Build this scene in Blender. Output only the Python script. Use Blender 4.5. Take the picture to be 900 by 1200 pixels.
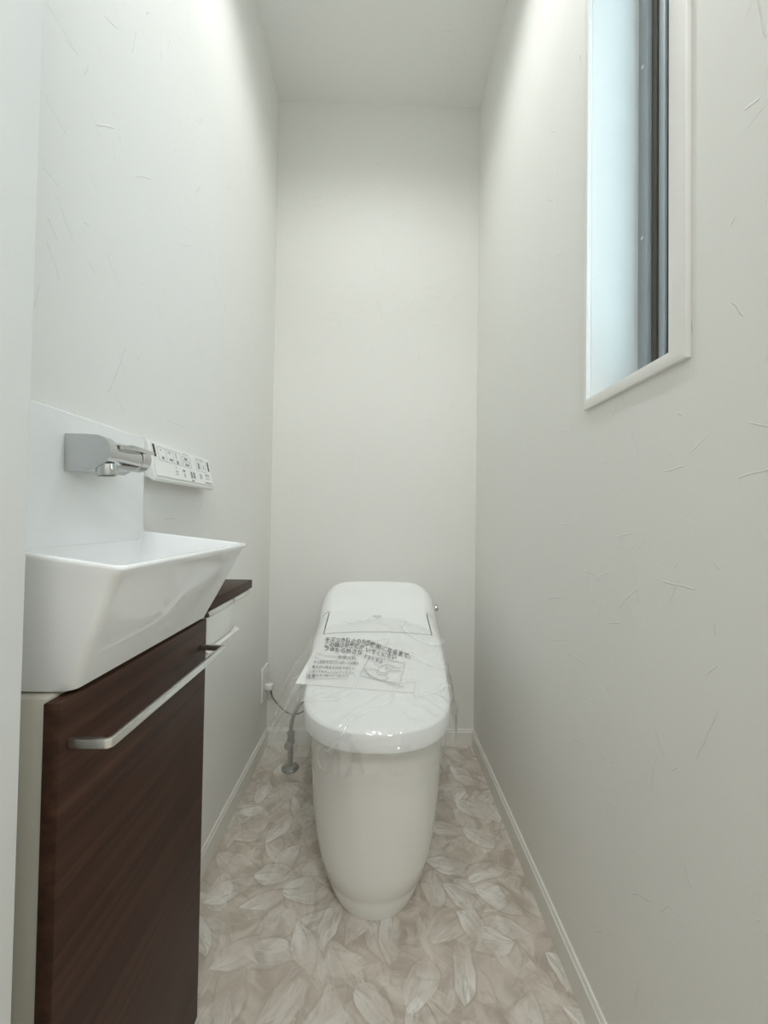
import bpy, bmesh, math, random
from mathutils import Vector, Matrix, noise

scene = bpy.context.scene
col = scene.collection
for o in list(bpy.data.objects):
    bpy.data.objects.remove(o)

# ------------------------------------------------------------------ camera
FPX = 450.0                       # focal length in pixels of the 900x1200 frame
YAW, PITCH, ROLL, CAMH = 0.0149, 0.0178, 0.0151, 0.8311
_f = Vector((math.sin(YAW)*math.cos(PITCH), math.cos(YAW)*math.cos(PITCH), math.sin(PITCH)))
_r = Vector((math.cos(YAW), -math.sin(YAW), 0))
_u = _r.cross(_f)
_r, _u = (math.cos(ROLL)*_r + math.sin(ROLL)*_u), (-math.sin(ROLL)*_r + math.cos(ROLL)*_u)
CAM = Vector((0, 0, CAMH))
cd = bpy.data.cameras.new('camera')
cam = bpy.data.objects.new('camera', cd)
col.objects.link(cam)
m = Matrix((( _r.x, _u.x, -_f.x, CAM.x), (_r.y, _u.y, -_f.y, CAM.y), (_r.z, _u.z, -_f.z, CAM.z), (0, 0, 0, 1)))
cam.matrix_world = m
cd.sensor_fit = 'VERTICAL'
cd.sensor_height = 24.0
cd.sensor_width = 18.0
cd.lens = FPX/1200.0*24.0
cd.clip_start = 0.01
scene.camera = cam

# ------------------------------------------------------------------ world, light, exposure
W = bpy.data.worlds.new('world')
scene.world = W
W.use_nodes = True
bg = W.node_tree.nodes['Background']
bg.inputs[0].default_value = (0.60, 0.85, 1.0, 1)
bg.inputs[1].default_value = 7.8
vs = scene.view_settings
vs.view_transform = 'Standard'
vs.look = 'None'
vs.exposure = 0.0
vs.gamma = 1.0
vs.use_curve_mapping = False
scene.cycles.max_bounces = 14
scene.cycles.diffuse_bounces = 9
scene.cycles.transparent_max_bounces = 16

XL, XR, YB, HC = -0.3975, 0.364, 1.428, 2.4
YF = 0.29                         # inner face of the wall with the doorway
LAMP = Vector((-0.015, 0.78, HC))

# ------------------------------------------------------------------ helpers
def link(name, verts, faces, mat, parent=None, smooth=True, angle=35):
    me = bpy.data.meshes.new(name)
    me.from_pydata([tuple(v) for v in verts], [], faces)
    me.validate()
    bm = bmesh.new(); bm.from_mesh(me)
    bmesh.ops.recalc_face_normals(bm, faces=bm.faces)
    bm.to_mesh(me); bm.free()
    return linkme(name, me, mat, parent, smooth, angle)

def linkme(name, me, mat, parent=None, smooth=True, angle=35):
    if mat: me.materials.append(mat)
    if smooth:
        me.polygons.foreach_set('use_smooth', [True]*len(me.polygons))
        me.set_sharp_from_angle(angle=math.radians(angle))
    o = bpy.data.objects.new(name, me)
    col.objects.link(o)
    if parent: 
        o.parent = parent
        o.matrix_parent_inverse = parent_world(parent).inverted()
    return o

def parent_world(p):
    mw = Matrix.Translation(p.location)
    if p.parent:
        return parent_world(p.parent) @ p.matrix_parent_inverse @ mw
    return mw

def bmobj(name, bm, mat, parent=None, smooth=True, angle=35):
    me = bpy.data.meshes.new(name)
    bmesh.ops.recalc_face_normals(bm, faces=bm.faces)
    bm.to_mesh(me); bm.free()
    return linkme(name, me, mat, parent, smooth, angle)

def box_bm(bm, a, b):
    x0, y0, z0 = [min(p, q) for p, q in zip(a, b)]
    x1, y1, z1 = [max(p, q) for p, q in zip(a, b)]
    v = [bm.verts.new(p) for p in ((x0,y0,z0),(x1,y0,z0),(x1,y1,z0),(x0,y1,z0),(x0,y0,z1),(x1,y0,z1),(x1,y1,z1),(x0,y1,z1))]
    for f in ((0,3,2,1),(4,5,6,7),(0,1,5,4),(1,2,6,5),(2,3,7,6),(3,0,4,7)):
        bm.faces.new([v[i] for i in f])

def box(name, a, b, mat, parent=None, bevel=0.0, seg=2):
    bm = bmesh.new(); box_bm(bm, a, b)
    if bevel:
        bmesh.ops.bevel(bm, geom=list(bm.edges), offset=bevel, segments=seg, profile=0.5, affect='EDGES')
    return bmobj(name, bm, mat, parent, True, 40)

def boxes(name, lst, mat, parent=None):
    bm = bmesh.new()
    for a, b in lst: box_bm(bm, a, b)
    return bmobj(name, bm, mat, parent, False)

def loft(loops, cap0=True, cap1=True):
    """closed loops of equal length -> verts, faces"""
    n = len(loops[0]); V = [p for L in loops for p in L]; F = []
    for i in range(len(loops)-1):
        for j in range(n):
            k = (j+1) % n
            F.append((i*n+j, i*n+k, (i+1)*n+k, (i+1)*n+j))
    if cap0: F.append(tuple(reversed(range(n))))
    if cap1: F.append(tuple(range((len(loops)-1)*n, len(loops)*n)))
    return V, F

def frame_of(d):
    d = d.normalized()
    a = Vector((0,0,1)) if abs(d.z) < 0.9 else Vector((1,0,0))
    s = d.cross(a).normalized(); t = s.cross(d).normalized()
    return s, t

def tube(name, pts, rad, mat, parent=None, n=16):
    pts = [Vector(p) for p in pts]
    rs = rad if isinstance(rad, (list, tuple)) else [rad]*len(pts)
    loops = []
    s = None
    for i, p in enumerate(pts):
        d = (pts[min(i+1, len(pts)-1)] - pts[max(i-1, 0)])
        if d.length < 1e-9: d = Vector((0,0,1))
        d.normalize()
        if s is None: s, t = frame_of(d)
        else:
            s = (s - d*s.dot(d)).normalized(); t = s.cross(d).normalized()
        loops.append([p + rs[i]*(math.cos(2*math.pi*k/n)*s + math.sin(2*math.pi*k/n)*t) for k in range(n)])
    return link(name, *loft(loops), mat, parent)

def lathe(name, o, axis, prof, mat, parent=None, n=32):
    """prof: list of (distance along axis, radius)"""
    o = Vector(o); d = Vector(axis).normalized(); s, t = frame_of(d)
    loops = [[o + d*h + max(r, 1e-5)*(math.cos(2*math.pi*k/n)*s + math.sin(2*math.pi*k/n)*t) for k in range(n)] for h, r in prof]
    return link(name, *loft(loops), mat, parent)

def prism(name, poly, axis, a, b, mat, parent=None, bevel=0.0, seg=2):
    """poly: 2D points in the two other axes (in x,y,z order); extruded along axis from a to b"""
    def P(p, t):
        if axis == 'X': return (t, p[0], p[1])
        if axis == 'Y': return (p[0], t, p[1])
        return (p[0], p[1], t)
    bm = bmesh.new()
    v0 = [bm.verts.new(P(p, a)) for p in poly]; v1 = [bm.verts.new(P(p, b)) for p in poly]
    n = len(poly)
    for i in range(n):
        bm.faces.new((v0[i], v0[(i+1) % n], v1[(i+1) % n], v1[i]))
    f0 = bm.faces.new(list(reversed(v0))); f1 = bm.faces.new(v1)
    if bevel:
        ed = [e for e in bm.edges if (f0 in e.link_faces or f1 in e.link_faces)]
        bmesh.ops.bevel(bm, geom=ed, offset=bevel, segments=seg, profile=0.5, affect='EDGES')
    return bmobj(name, bm, mat, parent)

def fillet(poly, rads, seg=5):
    """round the corners of a 2D polygon"""
    out = []; n = len(poly)
    for i, p in enumerate(poly):
        r = rads[i] if isinstance(rads, (list, tuple)) else rads
        p = Vector(p); a = Vector(poly[i-1]); b = Vector(poly[(i+1) % n])
        if r <= 0: out.append(tuple(p)); continue
        da = (a-p).normalized(); db = (b-p).normalized()
        ang = da.angle(db); t = r/math.tan(ang/2)
        c = p + (da+db).normalized()*(r/math.sin(ang/2))
        s = p+da*t; e = p+db*t
        for k in range(seg+1):
            q = s.lerp(e, k/seg) - c
            # walk the arc evenly
            w = k/seg
            v0 = (s-c); v1 = (e-c)
            th = v0.angle(v1)
            q = (math.sin((1-w)*th)*v0 + math.sin(w*th)*v1)/math.sin(th)
            out.append(tuple(c+q))
    return out

def empty(name, loc, label=None, cat=None, group=None, kind=None):
    o = bpy.data.objects.new(name, None)
    o.empty_display_size = 0.05
    o.location = loc
    col.objects.link(o)
    return tag(o, label, cat, group, kind)

def tag(o, label=None, cat=None, group=None, kind=None):
    if label: o['label'] = label
    if cat: o['category'] = cat
    if group: o['group'] = group
    if kind: o['kind'] = kind
    return o

# ------------------------------------------------------------------ materials
def newmat(name):
    M = bpy.data.materials.new(name); M.use_nodes = True
    nt = M.node_tree
    return M, nt, nt.nodes['Principled BSDF']

def N(nt, typ, **kw):
    n = nt.nodes.new(typ)
    for k, v in kw.items(): setattr(n, k, v)
    return n

def math_(nt, op, a, b=None, c=None, clamp=False):
    n = N(nt, 'ShaderNodeMath', operation=op, use_clamp=clamp)
    for i, v in enumerate((a, b, c)):
        if v is None: continue
        if isinstance(v, (int, float)): n.inputs[i].default_value = v
        else: nt.links.new(v, n.inputs[i])
    return n.outputs[0]

def plain(name, c, rough=0.5, metal=0.0, coat=0.0, bump=0.0, bscale=200, var=0.03):
    M, nt, b = newmat(name)
    b.inputs['Roughness'].default_value = rough
    b.inputs['Metallic'].default_value = metal
    b.inputs['Coat Weight'].default_value = coat
    tc = N(nt, 'ShaderNodeTexCoord')
    no = N(nt, 'ShaderNodeTexNoise'); no.inputs['Scale'].default_value = 14; no.inputs['Detail'].default_value = 3
    nt.links.new(tc.outputs['Object'], no.inputs['Vector'])
    mx = N(nt, 'ShaderNodeMix', data_type='RGBA')
    mx.inputs[6].default_value = (c[0]*(1-var), c[1]*(1-var), c[2]*(1-var), 1)
    mx.inputs[7].default_value = (min(1, c[0]*(1+var)), min(1, c[1]*(1+var)), min(1, c[2]*(1+var)), 1)
    nt.links.new(no.outputs['Fac'], mx.inputs[0])
    nt.links.new(mx.outputs[2], b.inputs['Base Color'])
    if bump:
        n2 = N(nt, 'ShaderNodeTexNoise'); n2.inputs['Scale'].default_value = bscale; n2.inputs['Detail'].default_value = 4
        nt.links.new(tc.outputs['Object'], n2.inputs['Vector'])
        bp = N(nt, 'ShaderNodeBump'); bp.inputs['Strength'].default_value = bump; bp.inputs['Distance'].default_value = 0.001
        nt.links.new(n2.outputs['Fac'], bp.inputs['Height']); nt.links.new(bp.outputs[0], b.inputs['Normal'])
    return M

def local_cell(nt, uv, scale, off, stretch=1.0):
    """Voronoi cell with a random turn: returns (u, v, cell colour separated)"""
    mp = N(nt, 'ShaderNodeMapping'); mp.inputs['Scale'].default_value = (scale, scale, scale)
    mp.inputs['Location'].default_value = (off, off*1.7, 0)
    nt.links.new(uv, mp.inputs['Vector'])
    vo = N(nt, 'ShaderNodeTexVoronoi', voronoi_dimensions='2D'); vo.inputs['Scale'].default_value = 1.0
    nt.links.new(mp.outputs[0], vo.inputs['Vector'])
    sub = N(nt, 'ShaderNodeVectorMath', operation='SUBTRACT')
    nt.links.new(mp.outputs[0], sub.inputs[0]); nt.links.new(vo.outputs['Position'], sub.inputs[1])
    sc = N(nt, 'ShaderNodeSeparateColor'); nt.links.new(vo.outputs['Color'], sc.inputs[0])
    rot = N(nt, 'ShaderNodeVectorRotate', rotation_type='Z_AXIS')
    nt.links.new(sub.outputs[0], rot.inputs['Vector'])
    nt.links.new(math_(nt, 'MULTIPLY', sc.outputs[0], 6.283), rot.inputs['Angle'])
    sx = N(nt, 'ShaderNodeSeparateXYZ'); nt.links.new(rot.outputs[0], sx.inputs[0])
    return sx.outputs[0], sx.outputs[1], sc.outputs, mp.outputs[0]

def smooth(nt, v, lo, hi):
    n = N(nt, 'ShaderNodeMapRange', interpolation_type='SMOOTHSTEP')
    nt.links.new(v, n.inputs[0]); n.inputs[1].default_value = lo; n.inputs[2].default_value = hi
    return n.outputs[0]

def wallpaper(name, plane, c):
    """off-white wallpaper with sparse pressed straw-like ridges"""
    M, nt, b = newmat(name)
    b.inputs['Base Color'].default_value = (*c, 1)
    b.inputs['Roughness'].default_value = 0.62
    b.inputs['Specular IOR Level'].default_value = 0.35
    tc = N(nt, 'ShaderNodeTexCoord'); sp = N(nt, 'ShaderNodeSeparateXYZ'); cb = N(nt, 'ShaderNodeCombineXYZ')
    nt.links.new(tc.outputs['Object'], sp.inputs[0])
    for i, ax in enumerate(plane): nt.links.new(sp.outputs['XYZ'.index(ax)], cb.inputs[i])
    wn = N(nt, 'ShaderNodeTexNoise'); wn.inputs['Scale'].default_value = 22
    nt.links.new(cb.outputs[0], wn.inputs['Vector'])
    wv = N(nt, 'ShaderNodeVectorMath', operation='MULTIPLY_ADD')
    nt.links.new(wn.outputs['Color'], wv.inputs[0]); wv.inputs[1].default_value = (0.012, 0.012, 0); nt.links.new(cb.outputs[0], wv.inputs[2])
    tot = None
    for k, (scl, off, wid, keep) in enumerate(((11, 0.3, .0075, .40), (16, 5.1, .009, .50), (7, 9.7, .0045, .45))):
        u, v, cc, _ = local_cell(nt, wv.outputs[0], scl, off)
        rid = smooth(nt, math_(nt, 'ABSOLUTE', v), wid*2.0, wid*0.3)
        lim = smooth(nt, math_(nt, 'SUBTRACT', math_(nt, 'MULTIPLY', cc[1], 0.38), math_(nt, 'ABSOLUTE', u)), 0.0, 0.06)
        on = math_(nt, 'GREATER_THAN', cc[2], keep)
        h = math_(nt, 'MULTIPLY', math_(nt, 'MULTIPLY', rid, lim), on)
        tot = h if tot is None else math_(nt, 'MAXIMUM', tot, h)
    fn = N(nt, 'ShaderNodeTexNoise'); fn.inputs['Scale'].default_value = 260; fn.inputs['Detail'].default_value = 3
    nt.links.new(cb.outputs[0], fn.inputs['Vector'])
    big = N(nt, 'ShaderNodeTexNoise'); big.inputs['Scale'].default_value = 9; big.inputs['Detail'].default_value = 5
    nt.links.new(cb.outputs[0], big.inputs['Vector'])
    hh = math_(nt, 'ADD', math_(nt, 'MULTIPLY', tot, 1.8), math_(nt, 'ADD', math_(nt, 'MULTIPLY', fn.outputs[0], .35), math_(nt, 'MULTIPLY', big.outputs[0], .8)))
    bp = N(nt, 'ShaderNodeBump'); bp.inputs['Strength'].default_value = 0.5; bp.inputs['Distance'].default_value = 0.0010
    nt.links.new(hh, bp.inputs['Height']); nt.links.new(bp.outputs[0], b.inputs['Normal'])
    return M

def leaf_floor():
    M, nt, b = newmat('leaf_print_vinyl')
    tc = N(nt, 'ShaderNodeTexCoord')
    uv0 = tc.outputs['Object']
    wn = N(nt, 'ShaderNodeTexNoise'); wn.inputs['Scale'].default_value = 9; wn.inputs['Detail'].default_value = 2
    nt.links.new(uv0, wn.inputs['Vector'])
    wv = N(nt, 'ShaderNodeVectorMath', operation='MULTIPLY_ADD')
    nt.links.new(wn.outputs['Color'], wv.inputs[0]); wv.inputs[1].default_value = (0.05, 0.05, 0); nt.links.new(uv0, wv.inputs[2])
    uv = wv.outputs[0]
    dark = (0.45, 0.395, 0.33, 1); mid = (0.63, 0.575, 0.505, 1)
    cur = N(nt, 'ShaderNodeMix', data_type='RGBA'); cur.inputs[6].default_value = dark; cur.inputs[7].default_value = mid
    bn = N(nt, 'ShaderNodeTexNoise'); bn.inputs['Scale'].default_value = 20; bn.inputs['Detail'].default_value = 5; bn.inputs['Distortion'].default_value = 1.2
    nt.links.new(uv, bn.inputs['Vector']); nt.links.new(smooth(nt, bn.outputs[0], .38, .62), cur.inputs[0])
    cur = cur.outputs[2]
    lay = [(0.52, 0.45, 0.39, 8.5), (0.68, 0.62, 0.56, 9.5), (0.50, 0.43, 0.37, 11), (0.72, 0.67, 0.61, 8.0), (0.55, 0.48, 0.42, 10), (0.76, 0.73, 0.68, 10.5), (0.58, 0.51, 0.45, 9), (0.82, 0.805, 0.765, 9.8), (0.70, 0.64, 0.58, 12)]
    for k, (cr_, cg_, cb_, scl) in enumerate(lay):
        u, v, cc, mp = local_cell(nt, uv, scl*1.22, 1.37*k+.4)
        L, Wd = .72, .30
        uu = math_(nt, 'DIVIDE', u, L)
        prof = math_(nt, 'MULTIPLY', math_(nt, 'SUBTRACT', 1.0, math_(nt, 'MULTIPLY', uu, uu)), Wd)
        av = math_(nt, 'ABSOLUTE', v)
        gap_ = math_(nt, 'SUBTRACT', prof, av)
        edge = smooth(nt, gap_, -.005, 0.028)
        # brushed streaks fan out along the blade
        cb = N(nt, 'ShaderNodeCombineXYZ')
        nt.links.new(math_(nt, 'MULTIPLY', u, 2.6), cb.inputs[0])
        nt.links.new(math_(nt, 'MULTIPLY', math_(nt, 'DIVIDE', v, math_(nt, 'ADD', prof, .12)), 6.5), cb.inputs[1])
        nt.links.new(math_(nt, 'MULTIPLY', cc[1], 40.0), cb.inputs[2])
        vn = N(nt, 'ShaderNodeTexNoise'); vn.inputs['Scale'].default_value = 1.0; vn.inputs['Detail'].default_value = 3
        nt.links.new(cb.outputs[0], vn.inputs['Vector'])
        st = math_(nt, 'ADD', .25, math_(nt, 'MULTIPLY', smooth(nt, vn.outputs[0], .34, .60), .75))
        grad = math_(nt, 'ADD', .15, math_(nt, 'MULTIPLY', smooth(nt, u, -L*.8, L*.8), .85))
        side = math_(nt, 'ADD', .55, math_(nt, 'MULTIPLY', smooth(nt, v, -.03, .03), .45))
        on = smooth(nt, cc[2], .25, .50)
        a = math_(nt, 'MULTIPLY', math_(nt, 'MULTIPLY', edge, math_(nt, 'MULTIPLY', st, grad)), math_(nt, 'MULTIPLY', on, side))
        mx = N(nt, 'ShaderNodeMix', data_type='RGBA'); nt.links.new(cur, mx.inputs[6]); mx.inputs[7].default_value = (cr_, cg_, cb_, 1)
        nt.links.new(math_(nt, 'MULTIPLY', a, .95), mx.inputs[0]); cur = mx.outputs[2]
        if k in (1, 3, 5, 7):                    # a thin darker printed outline round the pale leaves
            ol = math_(nt, 'MULTIPLY', smooth(nt, gap_, -.075, -.005), smooth(nt, gap_, .02, -.005))
            mo = N(nt, 'ShaderNodeMix', data_type='RGBA'); nt.links.new(cur, mo.inputs[6]); mo.inputs[7].default_value = (0.41, 0.36, 0.295, 1)
            nt.links.new(math_(nt, 'MULTIPLY', math_(nt, 'MULTIPLY', ol, on), .42), mo.inputs[0]); cur = mo.outputs[2]
    nt.links.new(cur, b.inputs['Base Color'])
    b.inputs['Roughness'].default_value = 0.48
    b.inputs['Specular IOR Level'].default_value = 0.35
    fn = N(nt, 'ShaderNodeTexNoise'); fn.inputs['Scale'].default_value = 350; nt.links.new(uv0, fn.inputs['Vector'])
    bp = N(nt, 'ShaderNodeBump'); bp.inputs['Strength'].default_value = 0.2; bp.inputs['Distance'].default_value = 0.0006
    nt.links.new(fn.outputs[0], bp.inputs['Height']); nt.links.new(bp.outputs[0], b.inputs['Normal'])
    return M

def wood():
    M, nt, b = newmat('dark_walnut_laminate')
    tc = N(nt, 'ShaderNodeTexCoord')
    mp = N(nt, 'ShaderNodeMapping'); mp.inputs['Scale'].default_value = (40, 2.2, 75)
    nt.links.new(tc.outputs['Object'], mp.inputs['Vector'])
    n1 = N(nt, 'ShaderNodeTexNoise'); n1.inputs['Scale'].default_value = 1.0; n1.inputs['Detail'].default_value = 6; n1.inputs['Roughness'].default_value = .65
    nt.links.new(mp.outputs[0], n1.inputs['Vector'])
    cr = N(nt, 'ShaderNodeValToRGB')
    cr.color_ramp.elements[0].position = .30; cr.color_ramp.elements[0].color = (0.022, 0.0085, 0.005, 1)
    cr.color_ramp.elements[1].position = .72; cr.color_ramp.elements[1].color = (0.075, 0.034, 0.020, 1)
    e = cr.color_ramp.elements.new(.5); e.color = (0.045, 0.019, 0.011, 1)
    nt.links.new(n1.outputs[0], cr.inputs[0]); nt.links.new(cr.outputs[0], b.inputs['Base Color'])
    b.inputs['Roughness'].default_value = 0.5
    b.inputs['Specular IOR Level'].default_value = 0.3
    bp = N(nt, 'ShaderNodeBump'); bp.inputs['Strength'].default_value = .15; bp.inputs['Distance'].default_value = .0005
    nt.links.new(n1.outputs[0], bp.inputs['Height']); nt.links.new(bp.outputs[0], b.inputs['Normal'])
    return M

def clear_sheet(name, tint, haze, gloss, rough, crinkle=0.0):
    """thin clear sheet: mostly transmits straight through, reflects by angle, a touch of haze"""
    M, nt, b = newmat(name)
    nt.nodes.remove(b)
    out = nt.nodes['Material Output']
    tr = N(nt, 'ShaderNodeBsdfTransparent'); tr.inputs[0].default_value = (*tint, 1)
    gl = N(nt, 'ShaderNodeBsdfGlossy'); gl.inputs['Roughness'].default_value = rough; gl.inputs[0].default_value = (1, 1, 1, 1)
    df = N(nt, 'ShaderNodeBsdfDiffuse'); df.inputs[0].default_value = (.9, .9, .9, 1)
    if crinkle:
        tc = N(nt, 'ShaderNodeTexCoord')
        no = N(nt, 'ShaderNodeTexNoise'); no.inputs['Scale'].default_value = 11; no.inputs['Detail'].default_value = 2; no.inputs['Distortion'].default_value = .4
        nt.links.new(tc.outputs['Object'], no.inputs['Vector'])
        rg = math_(nt, 'SUBTRACT', 1.0, math_(nt, 'MULTIPLY', math_(nt, 'ABSOLUTE', math_(nt, 'SUBTRACT', no.outputs[0], .5)), 4.0))
        bu = N(nt, 'ShaderNodeBump'); bu.inputs['Strength'].default_value = crinkle; bu.inputs['Distance'].default_value = .004
        nt.links.new(rg, bu.inputs['Height']); nt.links.new(bu.outputs[0], gl.inputs['Normal'])
    m1 = N(nt, 'ShaderNodeMixShader'); m1.inputs[0].default_value = haze
    nt.links.new(tr.outputs[0], m1.inputs[1]); nt.links.new(df.outputs[0], m1.inputs[2])
    if crinkle:                                  # bright crease highlights painted into the film as white streaks
        n3 = N(nt, 'ShaderNodeTexNoise'); n3.inputs['Scale'].default_value = 5.5; n3.inputs['Detail'].default_value = 1; n3.inputs['Distortion'].default_value = .6
        nt.links.new(tc.outputs['Object'], n3.inputs['Vector'])
        r3 = math_(nt, 'SUBTRACT', 1.0, math_(nt, 'MULTIPLY', math_(nt, 'ABSOLUTE', math_(nt, 'SUBTRACT', n3.outputs[0], .5)), 5.0), clamp=True)
        nt.links.new(math_(nt, 'ADD', haze, math_(nt, 'MULTIPLY', math_(nt, 'POWER', r3, 26.0), .40)), m1.inputs[0])
    lw = N(nt, 'ShaderNodeLayerWeight'); lw.inputs[0].default_value = 0.5
    fz = math_(nt, 'ADD', .045, math_(nt, 'MULTIPLY', math_(nt, 'POWER', lw.outputs['Facing'], 5.0), .9))
    m2 = N(nt, 'ShaderNodeMixShader')
    nt.links.new(math_(nt, 'MULTIPLY', fz, gloss, clamp=True), m2.inputs[0])
    nt.links.new(m1.outputs[0], m2.inputs[1]); nt.links.new(gl.outputs[0], m2.inputs[2])
    nt.links.new(m2.outputs[0], out.inputs[0])
    return M

WALLC = (0.815, 0.813, 0.785)
M_wx = wallpaper('wallpaper_side', 'YZ', WALLC)
M_wy = wallpaper('wallpaper_end', 'XZ', WALLC)
M_ceil = wallpaper('ceiling_paper', 'XY', (0.82, 0.82, 0.80))
M_floor = leaf_floor()
M_wood = wood()
M_trim = plain('white_trim', (0.80, 0.79, 0.75), .45, bump=.05)
M_jamb = plain('white_door_frame', (0.82, 0.83, 0.82), .45, bump=.05)
M_case = plain('window_casing_white', (0.83, 0.825, 0.80), .4)
M_cer = plain('white_ceramic', (0.85, 0.86, 0.86), .05, coat=.3, var=.01)
M_toilet = plain('white_toilet_ceramic', (0.84, 0.835, 0.80), .12, coat=.2, var=.01)
M_plast = plain('white_toilet_plastic', (0.885, 0.905, 0.90), .22, var=.01)
M_rem = plain('white_remote_plastic', (0.84, 0.84, 0.82), .35, var=.01)
M_carc = plain('beige_carcass', (0.62, 0.60, 0.52), .5)
M_chrome = plain('chrome', (0.60, 0.61, 0.61), .10, metal=1.0, var=.01)
M_satin = plain('satin_aluminium', (0.78, 0.78, 0.76), .3, metal=1.0, var=.01)
M_dkmetal = plain('dark_metal', (0.12, 0.12, 0.12), .35, metal=.8)
M_black = plain('black_plastic', (0.012, 0.012, 0.012), .35)
M_grey = plain('print_grey', (0.27, 0.28, 0.29), .6)
M_lgrey = plain('print_light_grey', (0.55, 0.56, 0.56), .6)
M_ink = plain('print_ink', (0.03, 0.03, 0.035), .6)
M_gap = plain('joint_dark', (0.10, 0.10, 0.10), .7)
M_frame = plain('window_aluminium_grey', (0.38, 0.40, 0.41), .45, metal=.2)
M_frame2 = plain('window_aluminium_brown', (0.11, 0.095, 0.075), .5, metal=.2)
M_gasket = plain('window_gasket', (0.012, 0.02, 0.03), .5)
M_paper = plain('white_leaflet', (0.86, 0.865, 0.86), .6, var=.005)
M_cord = plain('cord_brown', (0.20, 0.15, 0.10), .5)
M_valve = plain('valve_nickel', (0.36, 0.37, 0.35), .3, metal=.9)
M_film = clear_sheet('clear_plastic_film', (.985, .988, .985), .09, 1.8, .07, .55)
M_glass = clear_sheet('window_glass', (.95, .97, .98), .0, 1.0, .02)

def emit(name, c, s):
    M, nt, b = newmat(name)
    b.inputs['Base Color'].default_value = (.9, .9, .9, 1)
    b.inputs['Emission Color'].default_value = (*c, 1)
    b.inputs['Emission Strength'].default_value = s
    return M

# ------------------------------------------------------------------ structure
HX0, HX1, HY0 = -0.95, 0.95, -1.5      # the hall behind the doorway
T = 0.12
tag(boxes('floor', [((HX0-T, HY0-T, -.1), (HX1+T, YB+T, 0))], M_floor), kind='structure')
tag(boxes('ceiling', [((HX0-T, HY0-T, HC), (HX1+T, YB+T, HC+.1))], M_ceil), kind='structure')
tag(boxes('wall_left', [((XL-T, YF, 0), (XL, YB+T, HC))], M_wx), kind='structure')
tag(boxes('wall_back', [((XL, YB, 0), (XR+T, YB+T, HC))], M_wy), kind='structure')
# window opening in the right wall
WY0, WY1, WZ0, WZ1 = 0.462, 0.659, 1.036, 2.02
tag(boxes('wall_right', [((XR, YF, 0), (XR+T, WY0, HC)), ((XR, WY1, 0), (XR+T, YB, HC)),
                         ((XR, WY0, 0), (XR+T, WY1, WZ0)), ((XR, WY0, WZ1), (XR+T, WY1, HC))], M_wx), kind='structure')
DX0, DX1, DZ = -0.305, 0.385, 2.03
tag(boxes('wall_front', [((HX0, YF-.12, 0), (DX0, YF, HC)), ((DX1, YF-.12, 0), (HX1, YF, HC)), ((DX0, YF-.12, DZ+.03), (DX1, YF, HC))], M_wy), kind='structure')
tag(boxes('wall_hall', [((HX0-T, HY0-T, 0), (HX0, YF, HC)), ((HX1, HY0-T, 0), (HX1+T, YF, HC)), ((HX0, HY0-T, 0), (HX1, HY0, HC))], M_wy), kind='structure')

d1 = empty('door_1', (0, .21, 0), kind='structure')
box('jamb', (DX0, YF-.14, 0), (-0.2715, YF+.012, DZ), M_jamb, d1, .002)
box('jamb', (.352, YF-.14, 0), (DX1, YF+.012, DZ), M_jamb, d1, .002)
box('header', (DX0, YF-.14, DZ), (DX1, YF+.012, DZ+.03), M_jamb, d1, .002)

# baseboards with a rounded top lip
BT, BH = .007, .060
def bboard(name, a, b, nrm):
    """a, b ends on the wall line; nrm points into the room"""
    prof = [(0, 0), (BT, 0), (BT, BH-.010), (BT-.0022, BH-.008), (BT-.0022, BH-.004), (BT-.004, BH), (0, BH)]
    a = Vector(a); b = Vector(b); nrm = Vector(nrm)
    loops = [[p + nrm*q[0] + Vector((0, 0, q[1])) for q in prof] for p in (a, b)]
    V, F = loft(loops)
    return tag(link(name, V, F, M_trim, smooth=False), kind='structure')
bboard('baseboard_left', (XL, YF, 0), (XL, YB-BT, 0), (1, 0, 0))
bboard('baseboard_right', (XR, YF, 0), (XR, YB-BT, 0), (-1, 0, 0))
bboard('baseboard_back', (XL, YB, 0), (XR, YB, 0), (0, -1, 0))

# ------------------------------------------------------------------ window
w1 = empty('window_1', (XR, .56, WZ0), kind='structure')
FX = XR-.008                                   # face of the casing
oy0, oy1, oz0, oz1 = .4403, .665, 1.0255, 2.05   # casing outside
iy0, iy1, iz0, iz1 = .4672, .6545, 1.0425, 2.013   # casing inside
def ring(name, X0, X1, o, i, mat, bev=0.001):
    bm = bmesh.new()
    oy0, oy1, oz0, oz1 = o; iy0, iy1, iz0, iz1 = i
    O = [(oy0, oz0), (oy1, oz0), (oy1, oz1), (oy0, oz1)]; I = [(iy0, iz0), (iy1, iz0), (iy1, iz1), (iy0, iz1)]
    v = {}
    for k, x in enumerate((X0, X1)):
        for t, L in enumerate((O, I)):
            for j, (y, z) in enumerate(L): v[k, t, j] = bm.verts.new((x, y, z))
    for j in range(4):
        n = (j+1) % 4
        bm.faces.new((v[0,0,j], v[0,0,n], v[0,1,n], v[0,1,j])); bm.faces.new((v[1,0,j], v[1,1,j], v[1,1,n], v[1,0,n]))
        bm.faces.new((v[0,0,j], v[1,0,j], v[1,0,n], v[0,0,n])); bm.faces.new((v[0,1,j], v[0,1,n], v[1,1,n], v[1,1,j]))
    if bev: bmesh.ops.bevel(bm, geom=list(bm.edges), offset=bev, segments=2, profile=.5, affect='EDGES')
    return bmobj(name, bm, mat, w1)
ring('window_casing', FX, XR, (oy0, oy1, oz0, oz1), (iy0, iy1, iz0, iz1), M_case)
ring('window_reveal', XR, XR+.082, (WY0, WY1, WZ0, WZ1), (iy0, iy1, iz0, iz1), M_case, 0)
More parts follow.
